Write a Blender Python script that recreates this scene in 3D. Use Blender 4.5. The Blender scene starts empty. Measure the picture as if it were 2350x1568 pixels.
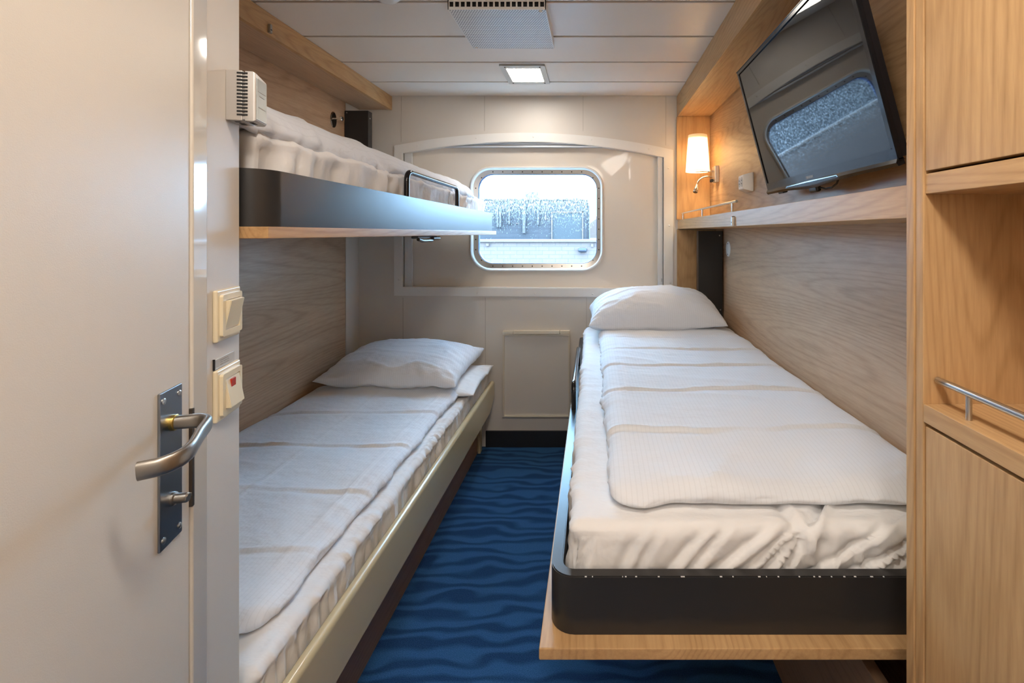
import bpy, bmesh, math, random
from mathutils import Vector, Matrix, noise
random.seed(7)
PI = math.pi
SC = bpy.context.scene
COL = SC.collection
H = 1.276            # camera height above the carpet
F = 1110.0           # focal length in pixels of the 2350 px frame
CX, CY = 1361.0, 535.0
YB = 2.89            # back wall
ZC = 2.093           # ceiling

# ------------------------------------------------------------------ materials
def new_mat(name):
    m = bpy.data.materials.new(name); m.use_nodes = True
    nt = m.node_tree; b = nt.nodes['Principled BSDF']
    return m, nt, b
def N(nt, t, **kw):
    n = nt.nodes.new(t)
    for k, v in kw.items():
        if k in n.inputs: n.inputs[k].default_value = v
        else: setattr(n, k, v)
    return n
def math_(nt, op, a, b=None, c=None, clamp=False):
    n = nt.nodes.new('ShaderNodeMath'); n.operation = op; n.use_clamp = clamp
    for i, v in enumerate((a, b, c)):
        if v is None: continue
        if isinstance(v, (int, float)): n.inputs[i].default_value = v
        else: nt.links.new(v, n.inputs[i])
    return n.outputs[0]
def mixc(nt, fac, a, b, mode='MIX'):
    n = nt.nodes.new('ShaderNodeMix'); n.data_type = 'RGBA'; n.blend_type = mode
    for s, v in ((n.inputs[0], fac), (n.inputs[6], a), (n.inputs[7], b)):
        if isinstance(v, (int, float)): s.default_value = v
        elif isinstance(v, tuple): s.default_value = (*v, 1) if len(v) == 3 else v
        else: nt.links.new(v, s)
    return n.outputs[2]
def ramp(nt, fac, a, b):
    n = N(nt, 'ShaderNodeMapRange'); n.inputs[1].default_value = a; n.inputs[2].default_value = b
    nt.links.new(fac, n.inputs[0]); return n.outputs[0]
def objco(nt, scale=(1, 1, 1), rot=(0, 0, 0)):
    tc = nt.nodes.new('ShaderNodeTexCoord'); mp = nt.nodes.new('ShaderNodeMapping')
    mp.inputs['Scale'].default_value = scale; mp.inputs['Rotation'].default_value = rot
    nt.links.new(tc.outputs['Object'], mp.inputs[0]); return mp.outputs[0]
def noise_(nt, vec, scale, detail=2, rough=.5):
    n = N(nt, 'ShaderNodeTexNoise', Scale=scale, Detail=detail, Roughness=rough)
    nt.links.new(vec, n.inputs['Vector']); return n.outputs[0]
def bump(nt, b, h, strength, dist):
    n = N(nt, 'ShaderNodeBump', Strength=strength, Distance=dist)
    nt.links.new(h, n.inputs['Height']); nt.links.new(n.outputs[0], b.inputs['Normal'])

def plain(name, col, rough=.5, metal=0.0, coat=0.0, grain=0.0, gscale=400, var=0.0, trans=None):
    m, nt, b = new_mat(name)
    b.inputs['Base Color'].default_value = (*col, 1); b.inputs['Roughness'].default_value = rough
    b.inputs['Metallic'].default_value = metal; b.inputs['Coat Weight'].default_value = coat
    co = objco(nt)
    if var:
        f = noise_(nt, co, 6, 3)
        c = mixc(nt, f, tuple(x*(1-var) for x in col), tuple(min(1, x*(1+var)) for x in col))
        nt.links.new(c, b.inputs['Base Color'])
    if grain:
        bump(nt, b, noise_(nt, co, gscale, 2), grain, .001)
    return m

def wood(name, axis, light, dark, rough=.42, contrast=1.0, seed=0.0):
    m, nt, b = new_mat(name)
    lo = .085
    sc = {'x': (lo, 1, 1), 'y': (1, lo, 1), 'z': (1, 1, lo)}[axis]
    co = objco(nt, sc)
    off = nt.nodes.new('ShaderNodeVectorMath'); off.operation = 'ADD'
    off.inputs[1].default_value = (seed, seed*1.7, seed*.6); nt.links.new(co, off.inputs[0]); co = off.outputs[0]
    n1 = noise_(nt, co, 3.4, 1.6, .35)
    sep = nt.nodes.new('ShaderNodeSeparateXYZ'); nt.links.new(co, sep.inputs[0])
    ac = {'x': ('Y', 'Z'), 'y': ('X', 'Z'), 'z': ('X', 'Y')}[axis]
    lin = math_(nt, 'ADD', sep.outputs[ac[0]], sep.outputs[ac[1]])
    ph = math_(nt, 'ADD', math_(nt, 'MULTIPLY', lin, 120.0), math_(nt, 'MULTIPLY', n1, 300.0))
    ring = math_(nt, 'SINE', ph)
    ring = math_(nt, 'POWER', math_(nt, 'MULTIPLY_ADD', ring, .5, .5), 3.5)
    fib = noise_(nt, co, 150, 3, .6)
    wide = noise_(nt, co, 13, 2, .5)
    co2 = objco(nt, {'x': (4, 130, 130), 'y': (130, 4, 130), 'z': (130, 130, 4)}[axis])
    pore = noise_(nt, co2, 3.2, 1)
    pore = ramp(nt, pore, .60, .72)
    f = math_(nt, 'ADD', math_(nt, 'MULTIPLY', ring, .24*contrast), math_(nt, 'MULTIPLY', ramp(nt, fib, .3, .7), .30*contrast))
    f = math_(nt, 'ADD', f, math_(nt, 'MULTIPLY', ramp(nt, wide, .3, .7), .34*contrast))
    f = math_(nt, 'ADD', f, math_(nt, 'MULTIPLY', pore, .12*contrast), clamp=True)
    c = mixc(nt, f, light, dark)
    nt.links.new(c, b.inputs['Base Color'])
    b.inputs['Roughness'].default_value = rough
    b.inputs['Specular IOR Level'].default_value = .35
    bump(nt, b, f, .12, .001)
    return m

OAK_L, OAK_D = (.60, .38, .185), (.325, .178, .072)
WY = wood('oak_grain_along_wall', 'y', OAK_L, OAK_D)
WZ = wood('oak_grain_upright', 'z', OAK_L, OAK_D, seed=3.1)
WX = wood('oak_grain_across', 'x', OAK_L, OAK_D, seed=1.3)
WY_DAYLIT = wood('oak_daylight_cast', 'y', (.58, .395, .255), (.34, .213, .126), seed=5.0, contrast=1.1)  # same oak, with the greying of blue daylight put into its colours
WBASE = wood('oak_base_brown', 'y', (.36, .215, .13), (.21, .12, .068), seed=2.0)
LAM = plain('wall_laminate', (.66, .62, .565), .45, grain=.15, gscale=700, var=.015)
LAMD = plain('door_laminate', (.67, .625, .555), .38, grain=.12, gscale=700, var=.02)
CEILM = plain('ceiling_plank_paint', (.72, .655, .585), .36, grain=.05, var=.02)
CREAM = plain('cream_gelcoat', (.71, .65, .57), .32, coat=.15, var=.02)
WHITE = plain('white_lacquer', (.78, .77, .74), .3)
FRAMEGLOSS = plain('glossy_door_frame', (.64, .60, .53), .09, coat=1.0)
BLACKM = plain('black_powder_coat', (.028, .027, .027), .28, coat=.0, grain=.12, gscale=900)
BLACKM.node_tree.nodes['Principled BSDF'].inputs['Specular IOR Level'].default_value = .36
BLACKG = plain('gloss_black_tube', (.012, .012, .014), .12)
BLACKP = plain('black_plastic', (.016, .015, .017), .25)
SCREEN = plain('tv_screen_glass', (.012, .012, .013), .025)
SCREEN.node_tree.nodes['Principled BSDF'].inputs['Specular IOR Level'].default_value = .60
BEIGEMET = plain('beige_painted_rail', (.60, .50, .31), .26, coat=.3)
CHROME = plain('chrome', (.80, .79, .77), .12, 1.0)
STEEL = plain('brushed_steel', (.58, .57, .55), .30, 1.0)
SATIN = plain('satin_nickel', (.38, .355, .32), .38, 1.0)
PLATE = plain('handle_plate_steel', (.33, .35, .38), .30, 1.0)
IVORY = plain('ivory_plastic', (.75, .66, .47), .28)
PLWHITE = plain('white_plastic', (.80, .78, .74), .3)
SILVERPL = plain('silver_plastic', (.44, .42, .40), .3, .3)
LCD = plain('thermostat_face', (.55, .60, .60), .08, .2)
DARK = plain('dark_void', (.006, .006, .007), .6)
RED = plain('red_indicator', (.42, .03, .015), .25)
BASEB = plain('black_skirting', (.018, .018, .020), .4)
BRASS = plain('brass_ring', (.7, .5, .15), .3, 1)
CASING = plain('ceiling_light_bezel', (.45, .46, .45), .35, .6)
INK = plain('grey_print', (.33, .32, .30), .5)
LOGO = plain('grey_tv_lettering', (.35, .38, .42), .3)

def m_vent():
    m, nt, b = new_mat('perforated_white_metal')
    co = objco(nt); sep = nt.nodes.new('ShaderNodeSeparateXYZ'); nt.links.new(co, sep.inputs[0])
    P = .0088
    row = math_(nt, 'FLOOR', math_(nt, 'DIVIDE', sep.outputs['Y'], P))
    fy = math_(nt, 'FRACT', math_(nt, 'DIVIDE', sep.outputs['Y'], P))
    shift = math_(nt, 'MULTIPLY', math_(nt, 'MODULO', math_(nt, 'ABSOLUTE', row), 2.0), .5)
    fx = math_(nt, 'FRACT', math_(nt, 'ADD', math_(nt, 'DIVIDE', sep.outputs['X'], .0095), shift))
    hx = math_(nt, 'LESS_THAN', math_(nt, 'ABSOLUTE', math_(nt, 'SUBTRACT', fx, .5)), .30)
    hy = math_(nt, 'LESS_THAN', math_(nt, 'ABSOLUTE', math_(nt, 'SUBTRACT', fy, .5)), .27)
    f = math_(nt, 'MULTIPLY', hx, hy)
    nt.links.new(mixc(nt, f, (.80, .79, .76), (.02, .02, .025)), b.inputs['Base Color'])
    b.inputs['Roughness'].default_value = .35
    return m
VENT = m_vent()

def m_carpet():
    m, nt, b = new_mat('blue_wave_carpet')
    co = objco(nt)
    nx = noise_(nt, objco(nt, (1, 1, 1)), 1.7, 1)
    n2 = noise_(nt, objco(nt, (1, 2.2, 1)), 4.4, 1)
    n3 = noise_(nt, objco(nt, (1, 1.5, 1)), 9.0, 1)
    sep = nt.nodes.new('ShaderNodeSeparateXYZ'); nt.links.new(co, sep.inputs[0])
    ph = math_(nt, 'MULTIPLY', sep.outputs['Y'], 2*PI/.060)
    ph = math_(nt, 'ADD', ph, math_(nt, 'MULTIPLY', nx, 17.0))
    ph = math_(nt, 'ADD', ph, math_(nt, 'MULTIPLY', n2, 13.0))
    ph = math_(nt, 'ADD', ph, math_(nt, 'MULTIPLY', n3, 3.0))
    s = math_(nt, 'SINE', ph)
    th = math_(nt, 'MULTIPLY', math_(nt, 'SUBTRACT', n2, .5), 2.6)
    f = ramp(nt, math_(nt, 'ADD', s, th), -.75, .55)
    pile = noise_(nt, co, 420, 2, .7)
    c = mixc(nt, f, (.009, .050, .155), (.030, .125, .305))
    c = mixc(nt, ramp(nt, pile, .35, .70), mixc(nt, .45, c, (0, 0, 0)), mixc(nt, .10, c, (.25, .40, .6)))
    nt.links.new(c, b.inputs['Base Color']); b.inputs['Roughness'].default_value = .95
    b.inputs['Specular IOR Level'].default_value = .1
    bump(nt, b, pile, .5, .004)
    return m
CARPET = m_carpet()

def m_cloth(name, col=(.74, .77, .82), stripe=True, spacing=.0105, shear=0.0):
    m, nt, b = new_mat(name)
    co = objco(nt); sep = nt.nodes.new('ShaderNodeSeparateXYZ'); nt.links.new(co, sep.inputs[0])
    x = math_(nt, 'ADD', sep.outputs['X'], math_(nt, 'MULTIPLY', sep.outputs['Y'], shear))
    s = math_(nt, 'SINE', math_(nt, 'MULTIPLY', x, 2*PI/spacing))
    line = ramp(nt, s, .72, .98)
    weave = noise_(nt, co, 900, 1)
    crump = noise_(nt, objco(nt, (1.0, 1.5, 1)), 16, 3, .55)
    fine = noise_(nt, objco(nt, (1, 2.5, 1)), 45, 2, .5)
    if stripe:
        nt.links.new(mixc(nt, math_(nt, 'MULTIPLY', line, .8), col, tuple(v*.925 for v in col)), b.inputs['Base Color'])
    else:
        b.inputs['Base Color'].default_value = (*col, 1)
    b.inputs['Roughness'].default_value = .75
    b.inputs['Specular IOR Level'].default_value = .25
    b.inputs['Sheen Weight'].default_value = .15
    h = math_(nt, 'ADD', math_(nt, 'MULTIPLY', crump, .55), math_(nt, 'MULTIPLY', fine, .05))
    h = math_(nt, 'ADD', h, math_(nt, 'MULTIPLY', weave, .008))
    bump(nt, b, h, .9, .010)
    return m
DUVM = m_cloth('striped_cotton'); PILM = m_cloth('striped_cotton_pillow', shear=.15)
SHEETM = m_cloth('plain_cotton_sheet', (.78, .775, .775), stripe=False)

def m_emit(name, col, st):
    m, nt, b = new_mat(name)
    b.inputs['Base Color'].default_value = (.8, .8, .8, 1)
    b.inputs['Emission Color'].default_value = (*col, 1); b.inputs['Emission Strength'].default_value = st
    return m
LAMPE = m_emit('lit_diffuser', (1, .92, .82), 19.0); LAMPE_ADDED = m_emit('added_entry_diffuser', (1, .92, .82), 32.0)  # the entry diffuser serves an added lamp out of view
ADDED_GLOBE = m_emit('added_opal_globe', (1, .92, .83), 20.0)
BULB = m_emit('warm_bulb', (1, .75, .46), 115.0)

def m_shade():
    m, nt, b = new_mat('white_lamp_shade')
    d = N(nt, 'ShaderNodeBsdfDiffuse'); d.inputs[0].default_value = (.85, .80, .72, 1)
    t = N(nt, 'ShaderNodeBsdfTranslucent'); t.inputs[0].default_value = (.92, .86, .76, 1)
    mx = nt.nodes.new('ShaderNodeMixShader'); mx.inputs[0].default_value = .55
    nt.links.new(d.outputs[0], mx.inputs[1]); nt.links.new(t.outputs[0], mx.inputs[2])
    nt.links.new(mx.outputs[0], nt.nodes['Material Output'].inputs[0])
    return m
SHADE = m_shade()

def m_glass():
    m, nt, b = new_mat('window_glass')
    tr = N(nt, 'ShaderNodeBsdfTransparent'); tr.inputs[0].default_value = (.82, .93, 1, 1)
    gl = N(nt, 'ShaderNodeBsdfGlossy'); gl.inputs['Roughness'].default_value = .02
    fr = N(nt, 'ShaderNodeFresnel', IOR=1.45)
    mx = nt.nodes.new('ShaderNodeMixShader')
    nt.links.new(math_(nt, 'MULTIPLY', fr.outputs[0], .6), mx.inputs[0]); nt.links.new(tr.outputs[0], mx.inputs[1]); nt.links.new(gl.outputs[0], mx.inputs[2])
    # frosty streaks of dried spray on the pane
    co = objco(nt, (1, 1, .22)); st = noise_(nt, co, 260, 2, .6)
    sep = nt.nodes.new('ShaderNodeSeparateXYZ')
    tc = nt.nodes.new('ShaderNodeTexCoord'); nt.links.new(tc.outputs['Object'], sep.inputs[0])
    band = ramp(nt, sep.outputs['Z'], .33, .58)
    thr = math_(nt, 'MULTIPLY_ADD', band, -.20, .70)
    f = math_(nt, 'MULTIPLY', math_(nt, 'SUBTRACT', st, thr), 9.0, clamp=True)
    f = math_(nt, 'MULTIPLY', f, .24)
    tl = N(nt, 'ShaderNodeBsdfTranslucent'); tl.inputs[0].default_value = (.95, .97, 1, 1)
    m2 = nt.nodes.new('ShaderNodeMixShader'); nt.links.new(f, m2.inputs[0])
    nt.links.new(mx.outputs[0], m2.inputs[1]); nt.links.new(tl.outputs[0], m2.inputs[2])
    nt.links.new(m2.outputs[0], nt.nodes['Material Output'].inputs[0])
    return m
GLASS = m_glass()

def m_siding():
    m, nt, b = new_mat('blue_timber_siding')
    sep = nt.nodes.new('ShaderNodeSeparateXYZ'); nt.links.new(objco(nt), sep.inputs[0])
    fz = math_(nt, 'FRACT', math_(nt, 'DIVIDE', sep.outputs['Z'], .27))
    g = math_(nt, 'LESS_THAN', fz, .16)
    n = noise_(nt, objco(nt, (.5, 1, 2)), 3, 3)
    c = mixc(nt, n, (0.0313, 0.0272, 0.0286), (0.0381, 0.0320, 0.0340))
    nt.links.new(mixc(nt, g, c, (0.0224, 0.0204, 0.0245)), b.inputs['Base Color']); b.inputs['Roughness'].default_value = .8
    return m
SIDING = m_siding()
def m_brick():
    m, nt, b = new_mat('white_painted_brick')
    t = N(nt, 'ShaderNodeTexBrick', Scale=1.0)
    t.inputs['Color1'].default_value = (0.1331, 0.0878, 0.0718, 1); t.inputs['Color2'].default_value = (0.1239, 0.0837, 0.0696, 1)
    t.inputs['Mortar'].default_value = (0.0872, 0.0653, 0.0610, 1)
    t.inputs['Mortar Size'].default_value = .006; t.inputs['Brick Width'].default_value = .24; t.inputs['Row Height'].default_value = .075
    co = objco(nt, (1, 1, 1), (PI/2, 0, 0)); nt.links.new(co, t.inputs['Vector'])
    nt.links.new(t.outputs[0], b.inputs['Base Color']); b.inputs['Roughness'].default_value = .85
    return m
BRICK = m_brick()
OUTW = plain('weathered_white_trim', (0.1088, 0.0666, 0.0510), .7)
OUTP = plain('blue_grey_pipe', (0.0449, 0.0367, 0.0381), .6)
OUTD = plain('dark_gateway', (0.0231, 0.0231, 0.0245), .6)
HILLM = plain('hazy_hill', (0.0884, 0.0544, 0.0422), .9, var=.1)
GROUND = plain('quay_concrete', (.045, .045, .052), .9, var=.35)

# ------------------------------------------------------------------ geometry helpers
def tf(vs, M):
    if M is not None:
        for v in vs: v.co = M @ v.co
def box(bm, x0, x1, y0, y1, z0, z1, bev=0.0, seg=2, M=None):
    b2 = bmesh.new()
    r = bmesh.ops.create_cube(b2, size=1)
    for v in b2.verts:
        v.co = Vector(((x0+x1)/2+v.co.x*(x1-x0), (y0+y1)/2+v.co.y*(y1-y0), (z0+z1)/2+v.co.z*(z1-z0)))
    if bev > 0:
        bmesh.ops.bevel(b2, geom=b2.edges[:], offset=bev, segments=seg, affect='EDGES', profile=.5)
    tf(b2.verts, M); merge(bm, b2)
def merge(bm, b2):
    me = bpy.data.meshes.new('t'); b2.to_mesh(me); b2.free(); bm.from_mesh(me); bpy.data.meshes.remove(me)
def loft(bm, loops, close=True, cap0=False, cap1=False, M=None):
    rows = []
    for L in loops:
        rows.append([bm.verts.new(M @ Vector(p) if M is not None else Vector(p)) for p in L])
    n = len(rows[0])
    for a, b in zip(rows, rows[1:]):
        for i in range(n if close else n-1):
            j = (i+1) % n
            bm.faces.new((a[i], a[j], b[j], b[i]))
    if cap0: bm.faces.new(rows[0][::-1])
    if cap1: bm.faces.new(rows[-1])
    return rows
def tube(bm, pts, r, n=12, flat=None, M=None, radii=None):
    pts = [Vector(p) for p in pts]
    loops = []; up = None
    for i, p in enumerate(pts):
        t = (pts[min(i+1, len(pts)-1)]-pts[max(i-1, 0)]).normalized()
        if up is None:
            up = Vector((0, 0, 1)) if abs(t.z) < .9 else Vector((1, 0, 0))
            if flat: up = Vector((0, 0, 1))
        a = t.cross(up).normalized(); b = a.cross(t).normalized(); up = b
        rr = radii[i] if radii else r
        ra, rb = (rr, rr) if not flat else flat if not radii else (flat[0]*rr, flat[1]*rr)
        loops.append([p+a*ra*math.cos(2*PI*k/n)+b*rb*math.sin(2*PI*k/n) for k in range(n)])
    loft(bm, loops, True, True, True, M)
def arc_pts(p0, c, p1, k=6):
    """rounded corner from p0 to p1 around control c"""
    p0, c, p1 = Vector(p0), Vector(c), Vector(p1)
    return [(1-t)**2*p0+2*t*(1-t)*c+t*t*p1 for t in [i/k for i in range(k+1)]]
def lathe(bm, prof, n=24, M=None, cap0=True, cap1=True):
    loops = [[(r*math.cos(2*PI*k/n), r*math.sin(2*PI*k/n), z) for k in range(n)] for r, z in prof]
    loft(bm, loops, True, cap0, cap1, M)
def rrect(x0, x1, z0, z1, r, k=8):
    P = []
    for cx, cz, a0 in ((x1-r, z0+r, -90), (x1-r, z1-r, 0), (x0+r, z1-r, 90), (x0+r, z0+r, 180)):
        for i in range(k+1):
            a = math.radians(a0+90*i/k); P.append((cx+r*math.cos(a), cz+r*math.sin(a)))
    return P
def plate(bm, outer, holes, d0, d1, M=None):
    """flat plate in the x-z plane with holes, from y=d0 to y=d1"""
    b2 = bmesh.new(); E = []
    for L in [outer]+holes:
        vs = [b2.verts.new((p[0], d0, p[1])) for p in L]
        for i in range(len(vs)): E.append(b2.edges.new((vs[i], vs[(i+1) % len(vs)])))
    bmesh.ops.triangle_fill(b2, use_beauty=True, use_dissolve=False, edges=E)
    r = bmesh.ops.extrude_face_region(b2, geom=b2.faces[:])
    for v in r['geom']:
        if isinstance(v, bmesh.types.BMVert): v.co.y = d1
    tf(b2.verts, M); merge(bm, b2)
def at_y(L, y): return [(p[0], y, p[1]) for p in L]

def finish(name, bm, mat, parent=None, loc=None, ang=35, flatshade=False):
    bmesh.ops.recalc_face_normals(bm, faces=bm.faces[:])
    if parent is not None:
        w = parent; off = Vector((0, 0, 0))
        while w is not None: off += w.location; w = w.parent
        org = off
    else:
        if loc is None:
            xs = [v.co for v in bm.verts]
            loc = Vector(((min(v.x for v in xs)+max(v.x for v in xs))/2, (min(v.y for v in xs)+max(v.y for v in xs))/2, min(v.z for v in xs)))
        org = Vector(loc)
    bmesh.ops.translate(bm, verts=bm.verts[:], vec=-org)
    me = bpy.data.meshes.new(name); bm.to_mesh(me); bm.free()
    me.materials.append(mat)
    if not flatshade:
        me.polygons.foreach_set('use_smooth', [True]*len(me.polygons))
        me.set_sharp_from_angle(angle=math.radians(ang))
    o = bpy.data.objects.new(name, me); COL.objects.link(o)
    if parent is not None: o.parent = parent
    else: o.location = org
    if ang < 170 and not flatshade:
        w_ = o.modifiers.new('weighted', 'WEIGHTED_NORMAL'); w_.keep_sharp = True
    return o
def thing(name, label, cat, loc=(0, 0, 0), group=None):
    o = bpy.data.objects.new(name, None); COL.objects.link(o); o.location = loc
    o.empty_display_size = .05
    o['label'] = label; o['category'] = cat
    if group: o['group'] = group
    return o
def tag(o, label, cat, group=None):
    o['label'] = label; o['category'] = cat
    if group: o['group'] = group
    return o
def struct(name, bm, mat, **kw):
    o = finish(name, bm, mat, **kw); o['kind'] = 'structure'; return o
def bxo(name, a, mat, parent=None, bev=.0015, M=None, seg=2, **kw):
    bm = bmesh.new(); box(bm, *a, bev=bev, seg=seg, M=M); return finish(name, bm, mat, parent, **kw)
def copy_tree(o, parent=None, off=None, label=None):
    c = o.copy(); COL.objects.link(c)
    if parent is not None: c.parent = parent
    if off is not None: c.location = o.location+Vector(off)
    if label: c['label'] = label
    for ch in list(o.children): copy_tree(ch, c)
    return c
def fn(p, s=1.0, seed=0.0):
    return noise.noise(Vector((p[0]*s+seed, p[1]*s+seed*.7, p[2]*s-seed*.3)))

# ------------------------------------------------------------------ room shell
bm = bmesh.new(); box(bm, -1.5, .8, -1.0, 2.95, -.05, 0); struct('floor', bm, CARPET, loc=(0, 0, 0))
bm = bmesh.new(); box(bm, -1.5, .8, -1.0, 2.95, ZC+.012, ZC+.05)
y = YB+.03-.003
k = 0
edges = [2.888]
yy = 2.620
while yy > -1.0: edges.append(yy); yy -= .302
edges.append(-1.0)
for a, b in zip(edges[1:], edges):
    # plank with a small step along its far edge
    box(bm, -1.5, .8, a+.003, b-.012, ZC, ZC+.013, bev=.0015, seg=1)
    box(bm, -1.5, .8, b-.0125, b-.002, ZC+.005, ZC+.013)
struct('ceiling', bm, CEILM, loc=(0, 0, ZC))

OPEN_IN = [(-1.135, .951), (.421, .942), (.421, 1.727)]
def arch(xa, za, xb, zb, zm, n=24):
    """parabola through both ends with its top at zm mid way"""
    P = []
    for i in range(n+1):
        t = i/n; x = xa+(xb-xa)*t; P.append((x, za+(zb-za)*t+(zm-(za+zb)/2)*4*t*(1-t)))
    return P
hole = [(-1.145, .946), (.431, .937)]+arch(.431, 1.739, -1.145, 1.761, 1.828)
bm = bmesh.new()
plate(bm, [(-1.52, 0), (.80, 0), (.80, ZC+.02), (-1.52, ZC+.02)], [hole], YB, YB+.03)
struct('wall_back', bm, LAM)
bm = bmesh.new()      # cover strips over the panel joints
for px, z0, z1 in ((925, .10, .89), (1114, .10, .89), (1346, .10, .89), (921, 1.82, ZC), (1112, 1.885, ZC), (1338, 1.885, ZC), (1528, 1.80, ZC)):
    x = (px-CX)*YB/F; box(bm, x-.001, x+.001, YB-.0012, YB+.001, z0, z1)
struct('trim_1', bm, plain('panel_joint_strip', (.42, .38, .33), .5))
bm = bmesh.new(); box(bm, -1.43, -1.40, .82, 2.735, 0, 2.02, bev=.001); struct('wall_left', bm, WY_DAYLIT)
bm = bmesh.new(); box(bm, -1.43, -1.398, 2.737, YB, 0, ZC, bev=.002); struct('trim_2', bm, LAM)
bm = bmesh.new(); box(bm, -1.47, -1.43, .82, YB, 0, ZC+.02); struct('wall_left_outer', bm, LAM)
bm = bmesh.new(); box(bm, .73, .76, .735, YB, 0, 1.33, bev=.001); struct('wall_right', bm, WY_DAYLIT)
bm = bmesh.new(); box(bm, .695, .73, .769, YB, 1.345, ZC, bev=.001); struct('wall_right_upper', bm, wood('oak_upper_panel', 'y', (.53, .345, .185), (.29, .165, .075), seed=8.3, contrast=1.1))
bm = bmesh.new(); box(bm, .76, .80, -1.0, YB, 0, ZC+.02); struct('wall_right_outer', bm, LAM)
bm = bmesh.new(); box(bm, -1.47, .8, -1.03, -1.0, 0, ZC+.02); struct('wall_front', bm, LAM)
bm = bmesh.new(); box(bm, -1.43, -.632, .832, .850, 0, ZC+.02); struct('wall_partition', bm, LAM)
bm = bmesh.new(); box(bm, -.64, .60, YB-.012, YB, 0, .097, bev=.002)
struct('baseboard_back', bm, BASEB)

# ---- angled bathroom wall on the left (u along the wall, n out of it)
tv = Vector((-.25, 1, 0)).normalized(); nv = Vector((1, .25, 0)).normalized()
MW = Matrix(((tv.x, nv.x, 0, -.409), (tv.y, nv.y, 0, 0), (0, 0, 1, 0), (0, 0, 0, 1)))
def U(px): return 1.0308*(-.409/((px-CX)/F+.25))
uEnd, uStrip, uDoor = U(549.5), U(470), U(433)
bm = bmesh.new(); box(bm, uStrip, uEnd, -.022, 0, 0, ZC+.02, bev=.0015, M=MW)
struct('wall_bathroom', bm, LAM)
bm = bmesh.new(); box(bm, uDoor+.002, uStrip, -.03, .004, 0, ZC, bev=.0035, seg=3, M=MW)
box(bm, -.02, .056, -.03, .004, 0, ZC, bev=.0035, seg=3, M=MW)
box(bm, .056, uDoor+.002, -.03, .004, ZC-.035, ZC, bev=.003, seg=2, M=MW)
struct('trim_3', bm, FRAMEGLOSS)
bm = bmesh.new(); box(bm, -.45, -.405, -1.0, -.02, 0, ZC+.02); struct('wall_entry', bm, LAM)
door = bpy.data.objects.new('door_1', None); COL.objects.link(door)
door.location = MW @ Vector((.06, 0, 0)); door['kind'] = 'structure'
door['label'] = 'cream laminate bathroom door with satin lever handle at the left of the photo'; door['category'] = 'door'
bxo('door_leaf', (.058, uDoor, -.028, .001, .01, ZC-.036), LAMD, door, bev=.002, M=MW)
hp = bxo('handle_plate', (.645, .695, .001, .0045, .860, 1.067), PLATE, door, bev=.0015, M=MW)
for u in (.6525, .6875):
    for z in (.872, 1.055):
        bm = bmesh.new(); lathe(bm, [(.0042, 0), (.0042, .0008), (.002, .0018)], 12, MW @ Matrix.Translation((u, .0045, z)) @ Matrix.Rotation(-PI/2, 4, 'X'))
        finish('plate_screw', bm, STEEL, hp)
bm = bmesh.new()
pts = [(.672, .004, 1.020), (.672, .028, 1.020)]+arc_pts((.672, .028, 1.020), (.672, .049, 1.020), (.650, .054, 1.020), 7)[1:]
pts += [(.620, .060, 1.019), (.592, .067, 1.017)]+arc_pts((.592, .067, 1.017), (.560, .076, 1.014), (.548, .052, 1.012), 7)[1:]+[(.545, .036, 1.011)]
n = len(pts); rad = []
P2 = [Vector(p) for p in pts]; ds = [0]
for i in range(1, n): ds.append(ds[-1]+(P2[i]-P2[i-1]).length)
loops = []
for i, p in enumerate(P2):
    t = (P2[min(i+1, n-1)]-P2[max(i-1, 0)]).normalized(); a = t.cross(Vector((0, 0, 1))).normalized(); b = a.cross(t).normalized()
    f = min(1, ds[i]/.06); ra = .0085*(1-f)+.0052*f; rb = .0085*(1-f)+.0105*f
    loops.append([p+a*ra*math.copysign(abs(math.cos(2*PI*q/20))**.8, math.cos(2*PI*q/20))+b*rb*math.copysign(abs(math.sin(2*PI*q/20))**.8, math.sin(2*PI*q/20)) for q in range(20)])
loft(bm, loops, True, True, True, MW)
finish('door_handle', bm, SATIN, door, ang=50)
bm = bmesh.new(); lathe(bm, [(.0105, 0), (.0105, .004), (.009, .005)], 20, MW @ Matrix.Translation((.672, .0045, 1.020)) @ Matrix.Rotation(-PI/2, 4, 'X'))
finish('handle_collar', bm, BRASS, door)
bm = bmesh.new(); lathe(bm, [(.009, 0), (.009, .003), (.0065, .004), (.0065, .017), (.005, .019)], 20, MW @ Matrix.Translation((.672, .0045, .917)) @ Matrix.Rotation(-PI/2, 4, 'X'))
box(bm, .665, .679, .020, .0235, .9155, .9205, bev=.001, M=MW)
finish('thumb_turn', bm, SATIN, door)
bxo('strike_plate', (uDoor-.0005, uDoor+.006, -.002, .0048, .88, 1.022), plain('dark_bronze_strike', (.12, .10, .085), .4, .9), door, bev=.001, M=MW)

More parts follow.
